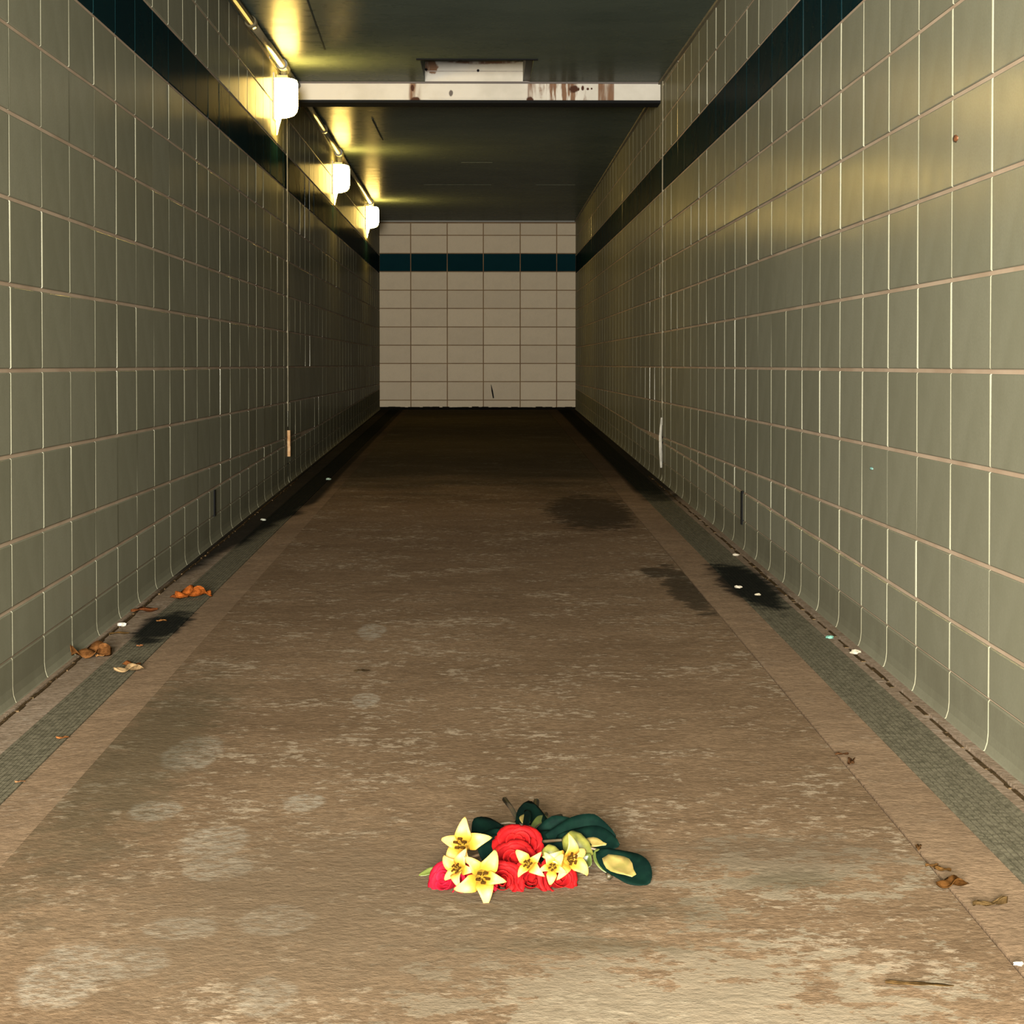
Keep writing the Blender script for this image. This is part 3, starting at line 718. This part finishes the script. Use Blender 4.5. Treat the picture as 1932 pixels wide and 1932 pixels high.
dead_leaf(172,1243,0.055,(0.26,0.11,0.035),'large dark brown crumpled leaf against the left wall',0.4,0.9,asp=0.75)
dead_leaf(192,1241,0.020,(0.55,0.26,0.09),'small orange-tan scrap beside the dark brown crumpled leaf',0.9,0.5)
dead_leaf(243,1270,0.040,(0.66,0.44,0.22),'pale tan curled leaf on the left drain grate',0.5,0.6,asp=0.5)
dead_leaf(248,1259,0.024,(0.28,0.10,0.03),'dark brown leaf scrap touching the pale tan curled leaf',0.1,0.6)
dead_leaf(305,1175,0.018,(0.50,0.22,0.07),'tiny orange leaf bit on the damp patch of the left grate',0.7,0.5)
dead_leaf(264,1222,0.010,(0.50,0.20,0.08),'tiny red-brown leaf bit mid-way across the left grate',0.7,0.5)
dead_leaf(118,1397,0.014,(0.45,0.18,0.06),'orange leaf bit at the inner edge of the left grate',0.4,0.5)
dead_leaf(38,1480,0.010,(0.52,0.26,0.12),'tan leaf bit near the left frame edge beside the grate',0.4,0.5)
dead_leaf(1797,1679,0.026,(0.15,0.065,0.018),'largest brown leaf clump on the crack at the lower right',0.1,0.8,asp=0.6)
dead_leaf(1778,1648,0.014,(0.20,0.10,0.03),'brown leaf bit in the crack just above the largest brown clump',-0.6,0.6)
dead_leaf(1758,1640,0.010,(0.18,0.09,0.03),'small dark leaf bit left of the crack above the brown clump',0.0,0.6)
dead_leaf(1733,1606,0.018,(0.16,0.08,0.03),'thin dark leaf strip lying in the crack above the leaf bits',1.35,0.5,asp=0.25)
dead_leaf(1606,1444,0.026,(0.15,0.07,0.03),'dark brown leaf strip in the crack half-way up the right side',1.35,0.5,asp=0.25)
dead_leaf(1588,1428,0.014,(0.15,0.07,0.03),'dark leaf bit beside the upper end of the brown strip in the crack',0.2,0.5)
dead_leaf(1868,1714,0.030,(0.16,0.10,0.04),'narrow dark brown twig-like sliver on the concrete at the lower right',0.35,0.5,'twig','twig',0.16)
dead_leaf(682,1270,0.020,(0.09,0.06,0.03),'small dark fleck on the open concrete left of centre',0.1,0.4,'leaf_fleck','leaf',0.35)
dead_leaf(1735,1865,0.045,(0.22,0.13,0.05),'faint brown leaf remnant at the bottom right of the floor',-0.2,0.12,asp=0.16)
dead_leaf(225,1199,0.030,(0.16,0.09,0.03),'thin brown twig on the ledge below the white paper scrap',0.2,0.3,'twig','twig',0.10)
def scrap(px, py, s, c, label, cat='litter', name='paper_scrap'):
    g = ground(px, py); g.z += 0.004; rr = random.Random(px)
    bm = bmesh.new(); bmesh.ops.create_icosphere(bm, subdivisions=2, radius=s)
    for v in bm.verts: v.co = Vector((v.co.x*1.3, v.co.y, max(-0.4*s, v.co.z*0.6)))*(1+rr.uniform(-0.25,0.25))
    bmesh.ops.translate(bm, verts=bm.verts[:], vec=(0,0,-min(v.co.z for v in bm.verts)))
    o = obj(name, bm, plain('scrap_%d' % px, c), None, False, g); return tag(o, label, cat)
scrap(230,1184,0.010,(0.85,0.82,0.72),'white crumpled paper scrap on the ledge by the left wall')
scrap(187,1219,0.006,(0.75,0.66,0.38),'yellowish pebble beside the dark brown crumpled leaf','pebble','pebble')
scrap(1565,1208,0.009,(0.20,0.50,0.40),'turquoise scrap on the ledge by the right wall')
scrap(1613,1237,0.011,(0.72,0.64,0.48),'cream paper scrap on the ledge just below the turquoise scrap')
scrap(1388,1051,0.010,(0.62,0.55,0.42),'pale scrap on the right ledge, farthest of the right litter')
scrap(1393,1112,0.010,(0.62,0.56,0.44),'pale scrap on the damp dark patch of the right grate')
scrap(1430,1126,0.008,(0.52,0.46,0.32),'small grey scrap just right of the scrap on the damp grate')
scrap(620,907,0.012,(0.35,0.48,0.38),'tiny pale green scrap on the dark left floor edge in the distance')
scrap(1922,1828,0.006,(0.55,0.50,0.44),'white scrap at the right edge of the frame on the concrete')
scrap(497,984,0.010,(0.5,0.52,0.44),'tiny pale scrap on the left drain beyond the orange leaf')
# two marks stuck on the right wall
def wall_blob(px, py, s, c, label, cat, name):
    x = WR-PROUD; Y = F*WR/(px-906); p = at(px, py, Y); 
    for _ in range(6):
        Y *= (p.x and x/p.x); p = at(px, py, Y)
    bm = bmesh.new(); rr = random.Random(px)
    bmesh.ops.create_icosphere(bm, subdivisions=2, radius=1.0)
    for v in bm.verts: v.co = Vector((v.co.x*0.006, v.co.y*s[0], v.co.z*s[1]))*(1+rr.uniform(-0.25,0.25))
    return tag(obj(name, bm, plain(name+'_mat', c), None, True, (x, p.y, p.z)), label, cat)
wall_blob(1804,262,(0.022,0.0085),(0.26,0.09,0.025),'rust-brown clod stuck on the upper right wall tiles','clod','rust_clod')
wall_blob(1645,884,(0.020,0.004),(0.30,0.62,0.55),'small turquoise speck of gum stuck on the lower right wall','gum','chewing_gum')
